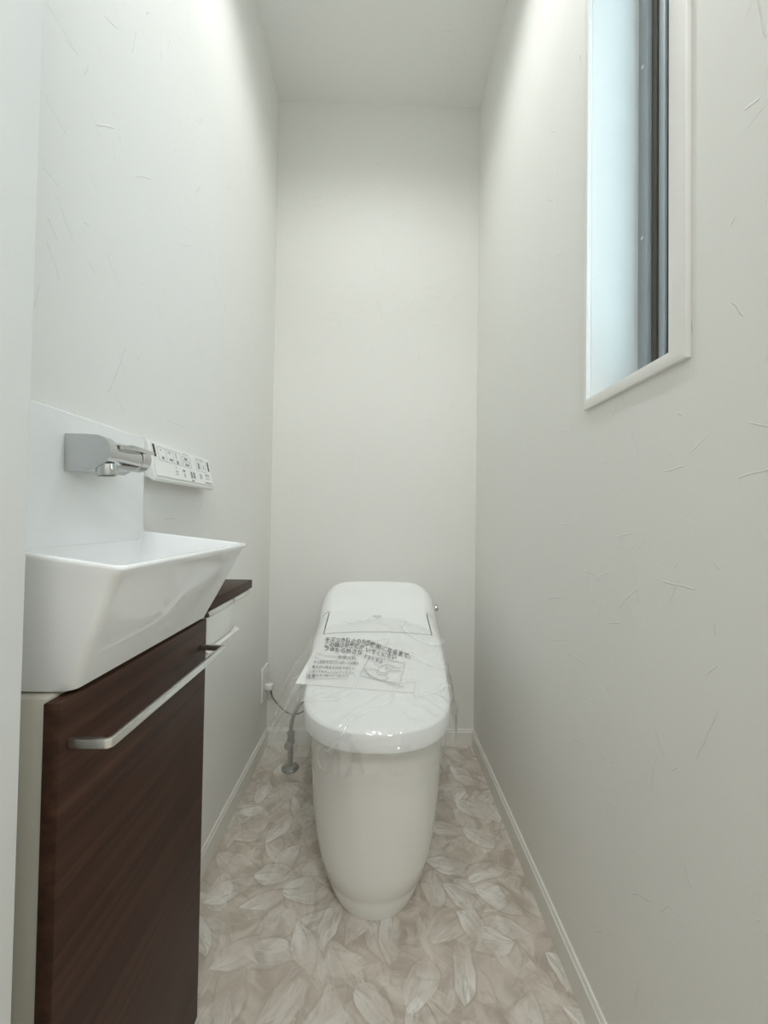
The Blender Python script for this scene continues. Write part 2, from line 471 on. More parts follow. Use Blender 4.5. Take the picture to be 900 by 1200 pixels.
ring('window_frame', XR+.082, XR+.118, (WY0, WY1, WZ0, WZ1), (iy0+.0205, iy1-.0205, iz0+.0205, iz1-.0205), M_frame, .001)
ring('window_rebate', XR+.0905, XR+.112, (iy0+.021, iy1-.021, iz0+.021, iz1-.021), (iy0+.0315, iy1-.0315, iz0+.0315, iz1-.0315), M_frame2, 0)
ring('window_sash', XR+.0935, XR+.110, (iy0+.0325, iy1-.0325, iz0+.0325, iz1-.0325), (iy0+.046, iy1-.046, iz0+.046, iz1-.046), M_frame, .001)
ring('window_gasket', XR+.098, XR+.108, (iy0+.0465, iy1-.0465, iz0+.0465, iz1-.0465), (iy0+.056, iy1-.056, iz0+.056, iz1-.056), M_gasket, 0)
box('window_pane', (XR+.101, iy0+.050, iz0+.050), (XR+.105, iy1-.050, iz1-.050), M_glass, w1)
for z in (1.32, 1.62):
    lathe('screw', (XR+.0825, iy1-.010, z), (-1, 0, 0), [(0, .0028), (.0012, .0028), (.0018, .0016)], M_case, w1, 12)

# ------------------------------------------------------------------ ceiling downlight (out of the frame above)
dl = empty('downlight', tuple(LAMP), 'round recessed white downlight in the ceiling over the floor', 'ceiling light')
lathe('trim_ring', LAMP, (0, 0, -1), [(0, .056), (.003, .055), (.005, .050), (.003, .044), (0.0005, .043)], M_trim, dl, 40)
lathe('lens', LAMP+Vector((0, 0, -.0008)), (0, 0, -1), [(0, .043), (.0008, .043)], emit('lamp_lens', (1, .97, .9), 6), dl, 40)
ld = bpy.data.lights.new('downlight_beam', 'SPOT')
ld.energy = 14.5; ld.color = (.985, 1.0, .985); ld.spot_size = math.radians(154); ld.spot_blend = 0.85; ld.shadow_soft_size = .04
lo = bpy.data.objects.new('downlight_beam', ld); col.objects.link(lo)
lo.location = (LAMP.x, LAMP.y, HC-.045)
# unseen fill lamp added in the hall behind the camera to brighten the room
hl = empty('hall_fill_lamp', (.20, -.60, HC), 'square white fill lamp added on the unseen hall ceiling', 'ceiling light')
box('fill_lamp_cover', (-.05, -.85, HC-.05), (.45, -.35, HC), emit('hall_fill_glow', (1, .985, .95), 1.0), hl, .012)
ha = bpy.data.lights.new('hall_fill_light', 'AREA'); ha.shape = 'SQUARE'; ha.size = .48; ha.energy = 14.5; ha.color = (.96, .985, 1.0)
hao = bpy.data.objects.new('hall_fill_light', ha); col.objects.link(hao); hao.location = (.20, -.60, HC-.055)

# ------------------------------------------------------------------ washstand cabinet, counter, basin
CX = -0.280                                     # front plane of the cabinet door
cab = empty('washstand_cabinet', (-.34, .49, 0), 'dark walnut washstand cabinet with chrome bar handle under the white basin', 'cabinet')
box('carcass', (XL+.008, .3535, .026), (CX-.0165, .6365, .664), M_carc, cab, .001)
box('plinth', (XL+.008, .362, 0), (CX-.035, .628, .0258), M_wood, cab)
door = box('cabinet_door', (CX-.0155, .349, .022), (CX, .640, .662), M_wood, cab, .0012)
# bar handle: flat bar returning to the door at both ends
hy0, hy1, hz, hx = .3575, .6235, .6215, -.2405
path_o = fillet([(CX+.0002, hy0), (hx, hy0), (hx, hy1), (CX+.0002, hy1)], [0, .006, .006, 0], 5)
tb = .0055
path_i = fillet([(CX+.0002, hy0+tb), (hx-tb, hy0+tb), (hx-tb, hy1-tb), (CX+.0002, hy1-tb)], [0, .003, .003, 0], 5)
bm = bmesh.new()
hh = .0043
vo = [[bm.verts.new((p[0], p[1], hz+s*hh)) for p in path_o] for s in (-1, 1)]
vi = [[bm.verts.new((p[0], p[1], hz+s*hh)) for p in path_i] for s in (-1, 1)]
n = len(path_o)
for k in range(n-1):
    bm.faces.new((vo[0][k], vo[0][k+1], vo[1][k+1], vo[1][k])); bm.faces.new((vi[0][k], vi[1][k], vi[1][k+1], vi[0][k+1]))
    for s in (0, 1): bm.faces.new((vo[s][k], vi[s][k], vi[s][k+1], vo[s][k+1]))
for k in (0, n-1): bm.faces.new((vo[0][k], vo[1][k], vi[1][k], vi[0][k]))
bmesh.ops.recalc_face_normals(bm, faces=bm.faces)
bmesh.ops.bevel(bm, geom=[e for e in bm.edges if e.calc_face_angle(0) > .8], offset=.0009, segments=2, profile=.5, affect='EDGES')
tag(bmobj('handle', bm, M_satin, door), 'flat satin chrome bar handle')

ct = tag(box('counter_shelf', (XL+.001, .6535, .6725), (CX, .868, .6905), M_wood, None, .0012),
    'short dark walnut counter shelf beyond the basin above the paper holder', 'shelf')

bas = empty('hand_basin', (-.34, .5, .664), 'white ceramic wall basin with flared rim and tall backsplash', 'basin')
def brect(xf, xb, y0f, y1f, y0b, y1b, zf, zb, rf, rb=.004):
    """plan loop: front (room side) corners rounded; z slopes from front to back"""
    poly = fillet([(xb, y0b), (xf, y0f), (xf, y1f), (xb, y1b)], [rb, rf, rf, rb], 7)
    return [Vector((x, y, zf + (zb-zf)*(xf-x)/(xf-xb))) for x, y in poly]
XB = XL+.0012
L = []
L.append(brect(-.286, XB, .368, .636, .368, .636, .6655, .6655, .008))
L.append(brect(-.281, XB, .363, .641, .362, .640, .6665, .6665, .011))
L.append(brect(-.279, XB, .361, .643, .361, .641, .671, .671, .012))
for t in (.25, .5, .75, .93):
    f = lambda a, b: a+(b-a)*t
    L.append(brect(f(-.279, -.2255), XB, f(.361, .3415), f(.643, .6635), f(.361, .3515), f(.641, .6415), f(.671, .7835), f(.671, .8025), .009))
L.append(brect(-.2235, XB, .3405, .6645, .351, .642, .7815, .801, .009))
L.append(brect(-.2235, XB, .3405, .6645, .351, .642, .7835, .804, .009))
L.append(brect(-.2255, XB+.001, .3425, .6625, .353, .640, .7858, .806, .008))
L.append(brect(-.2305, XB+.006, .3475, .6575, .358, .635, .7858, .806, .009))
L.append(brect(-.2330, XB+.009, .3500, .6550, .3605, .6325, .7835, .804, .009))
L.append(brect(-.2450, XB+.0115, .3600, .6450, .368, .625, .765, .775, .012))
L.append(brect(-.2750, XB+.014, .3850, .6200, .385, .610, .712, .715, .018, .010))
L.append(brect(-.2900, XB+.024, .4000, .6050, .400, .600, .700, .702, .020, .015))
L.append(brect(-.3200, XB+.050, .4700, .5300, .470, .530, .697, .697, .012, .010))
V, F = loft(L)
link('bowl', V, F, M_cer, bas, angle=50)
# backsplash with a little concave fillet down into the far rim
sp = [(.346, .790), (.346, .958)] + [(.6375, .958)] + [(.6375, .822)]
for k in range(1, 8):
    a = math.pi/2*k/7
    sp.append((.6375 + .010*(1-math.cos(a)), .822 - .016*math.sin(a)))
sp += [(.6475, .800), (.640, .790)]
bm = bmesh.new()
x0, x1 = XL+.0008, XL+.012
v0 = [bm.verts.new((x0, *p)) for p in sp]; v1 = [bm.verts.new((x1, *p)) for p in sp]
for i in range(len(sp)):
    j = (i+1) % len(sp); bm.faces.new((v0[i], v0[j], v1[j], v1[i]))
bm.faces.new(v0); ff = bm.faces.new(v1)
bmesh.ops.recalc_face_normals(bm, faces=bm.faces)
bmesh.ops.bevel(bm, geom=list(ff.edges), offset=.003, segments=3, profile=.5, affect='EDGES')
bmobj('backsplash', bm, M_cer, bas)
lathe('drain', (-.332, .5, .6972), (0, 0, 1), [(0, .014), (.002, .014), (.003, .011), (.0015, .009), (.0015, .002)], M_chrome, bas, 24)

# ------------------------------------------------------------------ faucet
SX = XL+.0122                                   # face of the backsplash
fa = empty('wall_faucet', (SX, .51, .907), 'chrome wall faucet with side lever on the backsplash', 'faucet')
zt, zb_ = .930, .884
prof = [(SX, zb_), (SX, zt)]
# flat top, round nose, sloping underside
prof += fillet([(SX+.020, zt), (SX+.056, zt-.002), (SX+.056, .899), (SX+.030, zb_)], [.0, .019, .013, .0], 9)
prism('body', prof, 'Y', .474, .489, M_chrome, fa, .0012, 3)
bar = [(SX, zb_+.002), (SX, zt-.0025)] + fillet([(SX+.020, zt-.0025), (SX+.0545, zt-.0045), (SX+.0545, .900), (SX+.030, zb_+.002)], [.0, .018, .013, .0], 9)
prism('barrel', bar, 'Y', .4892, .541, M_chrome, fa, .0006, 2)
cyc = (SX+.036, .911)
lathe('ring_groove', (cyc[0], .5412, cyc[1]), (0, 1, 0), [(0, .0165), (.003, .0165)], M_dkmetal, fa, 32)
lathe('lever_hub', (cyc[0], .5444, cyc[1]), (0, 1, 0), [(0, .0175), (.001, .0185), (.018, .0185), (.020, .017)], M_chrome, fa, 36)
lev = fillet([(SX+.030, .4905), (SX+.0605, .4905), (SX+.0600, .525), (SX+.0440, .588), (SX+.033, .590)], [.0, .004, .015, .004, .004], 5)
bm = bmesh.new()
v0 = [bm.verts.new((x, y, .9145 + .075*(y-.49))) for x, y in lev]; v1 = [bm.verts.new((x, y, .9195 + .075*(y-.49))) for x, y in lev]
for i in range(len(lev)):
    j = (i+1) % len(lev); bm.faces.new((v0[i], v0[j], v1[j], v1[i]))
bm.faces.new(v0); bm.faces.new(v1)
leo = bmobj('lever', bm, M_chrome, fa)
sx_, sy_ = SX+.042, .487
lathe('outlet', (sx_, sy_, .8935), (.12, 0, -1), [(0, .0115), (.001, .0118), (.012, .0112), (.014, .0108), (.0132, .0088), (.008, .0085)], M_chrome, fa, 32)
lathe('aerator', (sx_+.0015, sy_, .8822), (.12, 0, -1), [(0, .0083), (.0012, .0083)], M_dkmetal, fa, 24)
# flat marks on the underside plate and lever
for (a, b) in (((SX+.012, .492, zb_-.0006), (SX+.027, .520, zb_+.0002)),): box('underside_plate', a, b, M_satin, fa)
for y, w in ((.548, .003), (.556, .006), (.567, .004)):
    box('mark', (SX+.026, y, .9292), (SX+.032, y+w, .9299), M_grey, fa)

# ------------------------------------------------------------------ remote control on the wall
rc = empty('remote_control', (XL, .753, .92), 'white toilet remote control panel on the wall beside the backsplash', 'remote control')
ry0, ry1 = .6415, .866
# cross-section in X,Z
back = [(XL+.0005, .896), (XL+.0005, .956), (XL+.008, .9585), (XL+.0135, .957), (XL+.0275, .8935), (XL+.0255, .8895), (XL+.020, .8895), (XL+.018, .896)]
prism('housing', back, 'Y', ry0, ry1, M_rem, rc, .0018, 3)
A = Vector((XL+.0138, 0, .9545)); B = Vector((XL+.0272, 0, .8965))     # face line from top to bottom
Dn = (B-A); LN = Dn.length; Dn.normalize(); Nr = Vector((-Dn.z, 0, Dn.x)); Nr = Nr if Nr.x > 0 else -Nr
def fpos(u, v, h=0.0):                        # u along the wall 0..1, v from top 0..1
    return Vector((0, ry0+.003+(ry1-ry0-.006)*u, 0)) + A + Dn*(LN*v) + Nr*h
def fquad(name, u0, u1, v0, v1, mat, h=.0012, base=.0002, r=0.0):
    bm = bmesh.new(); lo = [fpos(u, v, base) for u, v in ((u0, v0), (u1, v0), (u1, v1), (u0, v1))]
    hi = [fpos(u, v, base+h) for u, v in ((u0, v0), (u1, v0), (u1, v1), (u0, v1))]
    a = [bm.verts.new(p) for p in lo]; b = [bm.verts.new(p) for p in hi]
    for i in range(4): bm.faces.new((a[i], a[(i+1) % 4], b[(i+1) % 4], b[i]))
    bm.faces.new(a); bm.faces.new(b)
    if r: 
        bmesh.ops.recalc_face_normals(bm, faces=bm.faces)
        ed = [e for e in bm.edges if abs((e.verts[0].co-e.verts[1].co).normalized().dot(Nr)) > .9]
        bmesh.ops.bevel(bm, geom=ed, offset=r, segments=4, profile=.5, affect='EDGES')
    return bmobj(name, bm, mat, rc, False)
fquad('face_plate', .0, 1.0, .0, .97, M_rem, .0012, .0002)
fb = .0016
fquad('sensor_window', .015, .040, .05, .42, M_black, .0006, fb, .0018)
fquad('sensor_window', .945, .968, .08, .44, M_black, .0006, fb, .0018)
def frame_mark(u0, u1, v0, v1, mat=M_lgrey, tu=.004, tv=.016):
    for q in ((u0, u1, v0, v0+tv), (u0, u1, v1-tv, v1), (u0, u0+tu, v0, v1), (u1-tu, u1, v0, v1)): fquad('button_outline', *q, mat, .0002, fb)
frame_mark(.075, .42, .08, .50)
for u in (.19, .30): fquad('button_divider', u, u+.003, .10, .48, M_lgrey, .0002, fb)
frame_mark(.45, .60, .14, .30); frame_mark(.45, .60, .34, .50)
frame_mark(.70, .90, .12, .52)
fquad('button_divider', .80, .803, .14, .50, M_lgrey, .0002, fb)
for u0, u1, v0, v1, mt in ((.11, .135, .14, .20, M_lgrey), (.12, .155, .36, .44, M_grey), (.225, .27, .14, .21, M_lgrey), (.235, .285, .36, .43, M_grey),
        (.34, .36, .12, .30, M_lgrey), (.345, .375, .36, .48, M_grey), (.49, .54, .19, .26, M_grey), (.49, .56, .39, .45, M_grey), (.47, .57, .05, .08, M_lgrey),
        (.735, .77, .22, .44, M_grey), (.84, .865, .26, .42, M_lgrey), (.72, .88, .06, .09, M_lgrey),
        (.30, .325, .58, .62, M_lgrey), (.295, .335, .70, .76, M_lgrey), (.295, .335, .80, .84, M_lgrey),
        (.42, .46, .62, .68, M_grey), (.43, .455, .72, .86, M_lgrey), (.555, .585, .62, .84, M_grey), (.605, .635, .62, .84, M_grey), (.56, .60, .90, .95, M_grey),
        (.735, .755, .60, .82, M_lgrey), (.76, .775, .64, .76, M_grey), (.86, .885, .58, .66, M_grey), (.905, .93, .58, .66, M_grey), (.85, .94, .72, .76, M_lgrey),
        (.83, .87, .88, .925, M_grey), (.875, .91, .88, .925, M_grey), (.915, .975, .885, .925, M_grey)):
    fquad('icon', u0, u1, v0, v1, mt, .0002, fb)

# ------------------------------------------------------------------ paper holder under the counter shelf
ph = empty('paper_holder', (XL, .76, .64), 'white paper holder with bright metal lip below the walnut counter shelf', 'paper holder')
box('mount_rail', (XL+.001, .655, .655), (CX-.012, .862, .6722), M_rem, ph, .001)
for y0, y1 in ((.655, .7640), (.7685, .856)):
    o = prism('cutter_lip', [(CX-.0118, .6715), (CX-.003, .6700), (CX-.001, .6625), (CX-.003, .6600), (CX-.0118, .6600)], 'Y', y0, y1, M_satin, ph, .0006)
box('hinge_pin', (CX-.0115, .7642, .6615), (CX-.006, .7683, .670), M_dkmetal, ph)
box('cover_plate', (CX-.009, .655, .608), (CX-.006, .7755, .6595), M_rem, ph, .001)
box('arm', (XL+.001, .779, .612), (CX-.020, .789, .6548), M_rem, ph, .0015)
prism('lower_lip', [(XL+.001, .600), (XL+.001, .606), (CX-.010, .606), (CX-.002, .600), (CX-.004, .5965), (CX-.012, .600)], 'Y', .655, .800, M_rem, ph, .0006)

# ------------------------------------------------------------------ toilet
TX = 0.004
PROF = [(.770, .404), (.80, .4085), (.85, .417), (.914, .431), (1.0, .458), (1.06, .479), (1.12, .503), (1.245, .5375), (1.30, .573), (1.36, .602), (1.385, .614), (1.41, .620)]
def zprof(y):
    P = PROF
    if y <= P[0][0]: return P[0][1]
    for i in range(len(P)-1):
        if y <= P[i+1][0]:
            a, b = P[i], P[i+1]
            m0 = (P[i+1][1]-P[max(i-1, 0)][1])/(P[i+1][0]-P[max(i-1, 0)][0]); j = min(i+2, len(P)-1)
            m1 = (P[j][1]-P[i][1])/(P[j][0]-P[i][0]); h = b[0]-a[0]; t = (y-a[0])/h
            return (2*t**3-3*t*t+1)*a[1]+(t**3-2*t*t+t)*h*m0+(-2*t**3+3*t*t)*b[1]+(t**3-t*t)*h*m1
    return P[-1][1]
YFRONT, YBACK = .772, 1.405
def halfw(y):
    return .172 + .016*min(1, max(0, (y-.93)/.25))
def outline(y0, y1, wfun, n_arc=40, n_side=16, depth=.165, rc=.055, ex=2.25):
    """closed plan outline, superellipse nose at y0, rounded rear corners at y1; x relative to the centre"""
    pts = []
    yc = y0+depth
    for k in range(n_arc+1):                    # nose: from right side to left side
        a = math.pi*k/n_arc
        c, s = math.cos(a), math.sin(a)
        x = wfun(yc)*math.copysign(abs(c)**(2/ex), c); y = yc - depth*abs(s)**(2/ex)
        pts.append((x, y))
    for k in range(1, n_side):
        y = yc+(y1-rc-yc)*k/n_side; pts.append((-wfun(y), y))
    for sgn in (-1, 1):
        for k in range(0, 9):
            a = math.pi/2*k/8
            if sgn == 1: a = math.pi/2-a
            wy = wfun(y1-rc)
            pts.append((sgn*(wy-rc+rc*math.cos(a)), y1-rc+rc*math.sin(a)))
        if sgn == -1:
            for k in range(1, 8): pts.append((-(wy-rc)+2*(wy-rc)*k/8, y1))
    for k in range(n_side-1, 0, -1):
        y = yc+(y1-rc-yc)*k/n_side; pts.append((wfun(y), y))
    return pts
def crown(x, y): return -(.010+.009*sst(1.26, 1.40, y))*(x/halfw(y))**2
def sst(a, b, v):
    t = min(1, max(0, (v-a)/(b-a))); return t*t*(3-2*t)
def ztop(x, y): return zprof(y)+crown(x, y)     # x relative to the centre
OUT = outline(YFRONT, YBACK, halfw)
def inset(p, d):
    """towards the spine by about d metres"""
    x, y = p
    yc = min(max(y, .95), 1.24)
    v = Vector((x, y-yc)); l = v.length
    # keep direction to the spine
    return (x*(1-d/l), yc+(y-yc)*(1-d/l)) if l > 1e-6 else p
def slab(edge_front, edge_rear, drop_front, drop_rear, dz=0.0, shrink=0.0):
    ins = [0, 0, .0012, .003, .006, .010, .016, .024, .034, .045, .06, .08, .10, .125, .15, .16]
    loops = []
    for i, d in enumerate(ins):
        lp = []
        for p in OUT:
            q = inset(p, d+shrink) if i < len(ins)-1 else (0.0, min(max(p[1], .95), 1.24))
            r = sst(1.02, 1.22, p[1])
            er = edge_front[0]*(1-r)+edge_rear[0]*r; eh = edge_front[1]*(1-r)+edge_rear[1]*r
            drp = eh*(1-min(1, d/er))**2.2
            z = ztop(q[0], q[1])+dz-drp
            if i == 0: z -= drop_front*(1-r)+drop_rear*r
            lp.append(Vector((TX+q[0], q[1], z)))
        loops.append(lp)
    return loops

toi = empty('toilet', (TX, 1.1, 0), 'white one-piece toilet with closed lid, plastic-wrapped, against the back wall', 'toilet')
V, F = loft(slab((.010, .0045), (.042, .030), .036, .10), cap0=False, cap1=False)
src = bpy.data.meshes.new('tmp'); src.from_pydata([tuple(v) for v in V], [], F)
g = .0017; gy = .0028
def cutcopy(keep):
    bm = bmesh.new(); bm.from_mesh(src)
    bmesh.ops.recalc_face_normals(bm, faces=bm.faces)
    for co, no in (((0, 1.245-gy, 0), (0, 1, 0)), ((0, 1.245+gy, 0), (0, 1, 0)), ((0, 1.12-gy, 0), (0, 1, 0)), ((0, 1.12+gy, 0), (0, 1, 0)),
                   ((TX+.157-g, 0, 0), (1, 0, 0)), ((TX+.157+g, 0, 0), (1, 0, 0)), ((TX-.157-g, 0, 0), (1, 0, 0)), ((TX-.157+g, 0, 0), (1, 0, 0))):
        bmesh.ops.bisect_plane(bm, geom=list(bm.verts)+list(bm.edges)+list(bm.faces), dist=1e-6, plane_co=co, plane_no=no)
    def reg(c):
        x = abs(c.x-TX); y = c.y
        if y > 1.245+gy: return 'tank'
        if y > 1.12+gy and x < .157-g: return 'tank'
        if y < 1.12-gy: return 'lid'
        if y < 1.245-gy and x > .157+g: return 'lid'
        return None
    kill = [f for f in bm.faces if reg(f.calc_center_median()) != keep]
    bmesh.ops.delete(bm, geom=kill, context='FACES')
    bmesh.ops.remove_doubles(bm, verts=bm.verts, dist=1e-6)
    # walls down the joints
    be = [e for e in bm.edges if e.is_boundary and max(v.co.z for v in e.verts) > -1]
    ex = bmesh.ops.extrude_edge_only(bm, edges=[e for e in be if reg_edge(e)])
    for v in [q for q in ex['geom'] if isinstance(q, bmesh.types.BMVert)]: v.co.z -= .006
    me = bpy.data.meshes.new(keep); bm.to_mesh(me); bm.free()
    return me
def reg_edge(e):
    c = (e.verts[0].co+e.verts[1].co)/2; x = abs(c.x-TX)
    return (abs(abs(c.y-1.245)-gy) < 1e-4) or (abs(abs(c.y-1.12)-gy) < 1e-4 and x < .158) or (abs(abs(x-.157)-g) < 1e-4 and 1.115 < c.y < 1.25)
lid = linkme('lid', cutcopy('lid'), M_plast, toi, True, 45)
tank = linkme('tank_cover', cutcopy('tank'), M_plast, toi, True, 45)
# dark inner shell seen in the joints
loops = slab((.010, .0045), (.042, .030), .028, .09, dz=-.0065, shrink=.004)
link('inner_shell', *loft(loops, cap1=False), M_gap, toi)

# pedestal: stacked U-shaped sections
def psec(z, yf, w, depth, ex=2.15, y1=1.385, rb=.03, wb=None):
    wb = wb if wb else w
    f = lambda y: w + (wb-w)*sst(yf+depth, 1.15, y)
    return [Vector((TX+x, y, z)) for x, y in outline(yf, y1, f, depth=depth, rc=rb, ex=ex)]
secs = [psec(0, .8085, .106, .135, 2.05, wb=.120), psec(.004, .8065, .108, .135, 2.05, wb=.122), psec(.03, .8045, .118, .145, wb=.125), psec(.042, .8035, .1225, .15, wb=.128),
        psec(.047, .8000, .1265, .15, wb=.132), psec(.08, .7985, .136, .155, wb=.14), psec(.12, .7975, .144, .158, wb=.146), psec(.18, .797, .1505, .16, wb=.152), psec(.25, .796, .1555, .162, wb=.157),
        psec(.32, .794, .1595, .165, wb=.162), psec(.342, .793, .161, .165, wb=.164), psec(.350, .796, .158, .163, wb=.162), psec(.352, .803, .151, .16, wb=.156)]
link('pedestal', *loft(secs), M_toilet, toi, angle=60)
ss = [psec(z, .783+d, .165-d, .163, 2.2, y1=1.10) for z, d in ((.3535, .004), (.3545, .002), (.362, .0015), (.366, .004))]
link('seat', *loft(ss), M_plast, toi)
# rear housing below the tank cover
rh = []
for z, d in ((.30, .006), (.40, .004), (.46, .0035)):
    rh.append([Vector((TX+x*(1-d/.18), y, z)) for x, y in outline(1.19, 1.40, lambda y: .184, depth=.02, rc=.03, ex=6)])
link('rear_housing', *loft(rh), M_plast, toi)
# flush lever on the right flank of the tank
lathe('flush_lever', (TX+.186, 1.265, .5405), (1, 0, 0), [(0, .010), (.004, .011), (.009, .010), (.011, .006)], M_chrome, toi, 20)

# small grey logo on the tank cover
def on_lid(px, py, h=0.0):
    """photo pixel -> point on the lid/tank surface"""
    d = _f + _r*((px-450)/FPX) + _u*((600-py)/FPX)
    lo_, hi_ = .6, 1.5
    for _ in range(50):
        t = (lo_+hi_)/2; p = CAM+d*t
        if p.z > ztop(p.x-TX, p.y)+h: lo_ = t
        else: hi_ = t
    return CAM+d*((lo_+hi_)/2)

def text_mesh(body, bold=0.0):
    cu = bpy.data.curves.new('txt', 'FONT'); cu.body = body; cu.resolution_u = 2; cu.size = 1.0; cu.offset = bold
    cu.fill_mode = 'FRONT'
    o = bpy.data.objects.new('txt', cu); col.objects.link(o)
    bpy.context.view_layer.update()
    dg = bpy.context.evaluated_depsgraph_get()
    me = bpy.data.meshes.new_from_object(o.evaluated_get(dg))
    bpy.data.objects.remove(o); bpy.data.curves.remove(cu)
    return me
def text_on(name, body, p0, p1, up, parent, mat, lift=.0035, bold=0.012, bend=0.0):
    """lay a line of print on the lid between photo points p0 and p1 (baseline), up = cap height vector"""
    me = text_mesh(body, bold)
    xs = [v.co.x for v in me.vertices]; x0, x1 = min(xs), max(xs)
    for v in me.vertices:
        s = (v.co.x-x0)/(x1-x0); t = v.co.y/.80
        px = p0[0]+(p1[0]-p0[0])*s+up[0]*t; py = p0[1]+(p1[1]-p0[1])*s+up[1]*t + bend*4*s*(1-s)
        v.co = on_lid(px, py, lift)
    return linkme(name, me, mat, parent, False)

# ------------------------------------------------------------------ plastic bag over the lid, with its printed sheet
bag = empty('plastic_cover', (TX, .95, .43), 'clear crinkled plastic bag with printed white notice over the toilet lid', 'plastic bag')
def rid(v):                                     # creases
    return 1-abs(noise.noise(v))*2.2
def crease(x, y, seed):
    v = Vector((x*9+seed, y*9, seed)); w = Vector((x*23, y*17+seed, 3.1))
    a = max(0, rid(v)-.55)/.45; b = max(0, rid(w)-.6)/.4
    return a*.006+b*.0028
nT = 200
bag_out = []
base = outline(YFRONT-.004, 1.19, lambda y: halfw(y)+.004, n_arc=90, n_side=24, depth=.165, rc=.06)
loops = []
rings_in = [.02, .12, .22, .32, .42, .50, .58, .66, .74, .81, .87, .92, .96, .985, 1.0]
for s in rings_in:
    lp = []
    for (x, y) in base:
        yc = min(max(y, .95), 1.08)
        q = (x*s, yc+(y-yc)*s)
        # the back edge is an arc lying on the tank cover
        yy = q[1]
        if yy > 1.08: yy = 1.08+(yy-1.08)*(1-.75*(q[0]/.19)**2)*1.0
        z = ztop(q[0], yy)+.0048+crease(q[0], yy, 1.7)-.004*sst(.93, 1.0, s)*(1-sst(1.0, 1.2, yy))
        lp.append(Vector((TX+q[0], yy, z)))
    loops.append(lp)
cx0, cy0 = 0.0, .98
for k in range(1, 15):
    t = k/14
    lp = []
    for (x, y), q in zip(base, loops[len(rings_in)-1]):
        front = (1-sst(.96, 1.10, y)) if x > 0 else (1-sst(1.03, 1.15, y))             # skirt only round the front and flanks
        left = sst(.03, .16, -x)*sst(.80, .90, y)
        ang = math.atan2(y-cy0, x)
        nrm = Vector((x*1.2, min(0, y-.95)*1.0, 0));
        if nrm.length > 1e-6: nrm.normalize()
        Lk = (.080+.035*noise.noise(Vector((ang*2.0, 1.3, 0)))+.055*left)*front
        w1_ = noise.noise(Vector((ang*5.5, t*1.2, 4.0)))*.011+noise.noise(Vector((ang*14, t*2.5, 9.0)))*.0045
        flare = (.006+.004*math.sin(t*3.1)+.075*left*t**1.2)*min(1, t*3)+(w1_+.003)*min(1, t*2.5)
        flare = max(flare, .0045)*front
        dz = -Lk*t
        lp.append(q+nrm*flare+Vector((0, 0, dz)))
    loops.append(lp)
V, F = loft(loops, cap0=True, cap1=False)
# drop the degenerate quads at the back where there is no skirt
nb = len(base)
keepF = []
for f in F:
    if len(f) == 4:
        pts = [V[i] for i in f]
        if (pts[0]-pts[2]).length < 1e-5 or (pts[1]-pts[3]).length < 1e-5: continue
        if min(f)//nb >= len(rings_in)-1 and min((pts[0]-pts[3]).length, (pts[1]-pts[2]).length) < 2e-5: continue
    keepF.append(f)
film = link('clear_film', V, keepF, M_film, bag, True, 180)

# printed sheet: conforms to the lid, its left corner sticks out past the lid
def sheet(name, quad, mat, nx=14, ny=8, lift=.0014):
    V = []; F = []
    for j in range(ny+1):
        for i in range(nx+1):
            a, b = i/nx, j/ny
            px = (quad[0][0]*(1-a)+quad[1][0]*a)*(1-b)+(quad[3][0]*(1-a)+quad[2][0]*a)*b
            py = (quad[0][1]*(1-a)+quad[1][1]*a)*(1-b)+(quad[3][1]*(1-a)+quad[2][1]*a)*b
            V.append(on_lid(px, py, lift))
    n1 = len(V)
    V = V+[v-Vector((0, 0, .0004)) for v in V]
    for j in range(ny):
        for i in range(nx):
            k = j*(nx+1)+i
            F.append((k, k+1, k+nx+2, k+nx+1)); F.append((k+n1, k+nx+1+n1, k+nx+2+n1, k+1+n1))
    rim = [i for i in range(nx+1)]+[j*(nx+1)+nx for j in range(1, ny+1)]+[ny*(nx+1)+i for i in range(nx-1, -1, -1)]+[j*(nx+1) for j in range(ny-1, 0, -1)]
    for a, b in zip(rim, rim[1:]+rim[:1]): F.append((a, b, b+n1, a+n1))
    return link(name, V, F, mat, bag)
sh = sheet('printed_sheet', [(378, 745), (492, 758), (486, 812), (346, 801)], M_paper)
tag(sh, 'white printed notice sheet inside the bag')
U = (0.6, -6.0)
LF = .0045
for body, p0, p1, up, bold, bend in (
        ('キズつき防止のため、', (381.0, 751.5), (437.5, 755.3), (.8, -5.0), .016, -.6),
        ('この袋はお客様が', (380.5, 757.0), (426.5, 760.3), (.8, -5.0), .016, -.2),
        ('フタから外さな', (380.0, 762.0), (424.5, 766.5), (.8, -4.9), .016, .3),
        ('ご使用になるまで、', (427.5, 755.0), (481.0, 771.3), (1.5, -5.4), .016, .8),
        ('いでください', (428.5, 763.0), (464.0, 772.6), (1.3, -5.0), .016, .6),
        ('お手入れ', (396.0, 771.6), (417.0, 773.0), (.6, -3.6), .008, 0),
        ('するときは', (426.0, 770.0), (448.0, 777.3), (.9, -3.8), .008, 0),
        ('から拭きやゴシゴシ拭くのは避け', (367.5, 777.2), (420.0, 778.6), (.5, -3.3), .004, 0),
        ('柔らかい布または水でぬらし', (365.5, 782.8), (415.5, 784.4), (.5, -3.3), .004, 0),
        ('しぼってやさしくふいてください', (362.5, 788.0), (414.5, 789.8), (.5, -3.2), .002, 0),
        ('注意', (359.0, 794.3), (369.5, 794.0), (.6, -4.2), .004, 0),
        ('強く拭くと表面にキズがつく原因になります', (371.0, 792.2), (408.5, 793.0), (.4, -2.2), .0, 0)):
    text_on('print', body, p0, p1, up, sh, M_ink, LF, bold, bend)
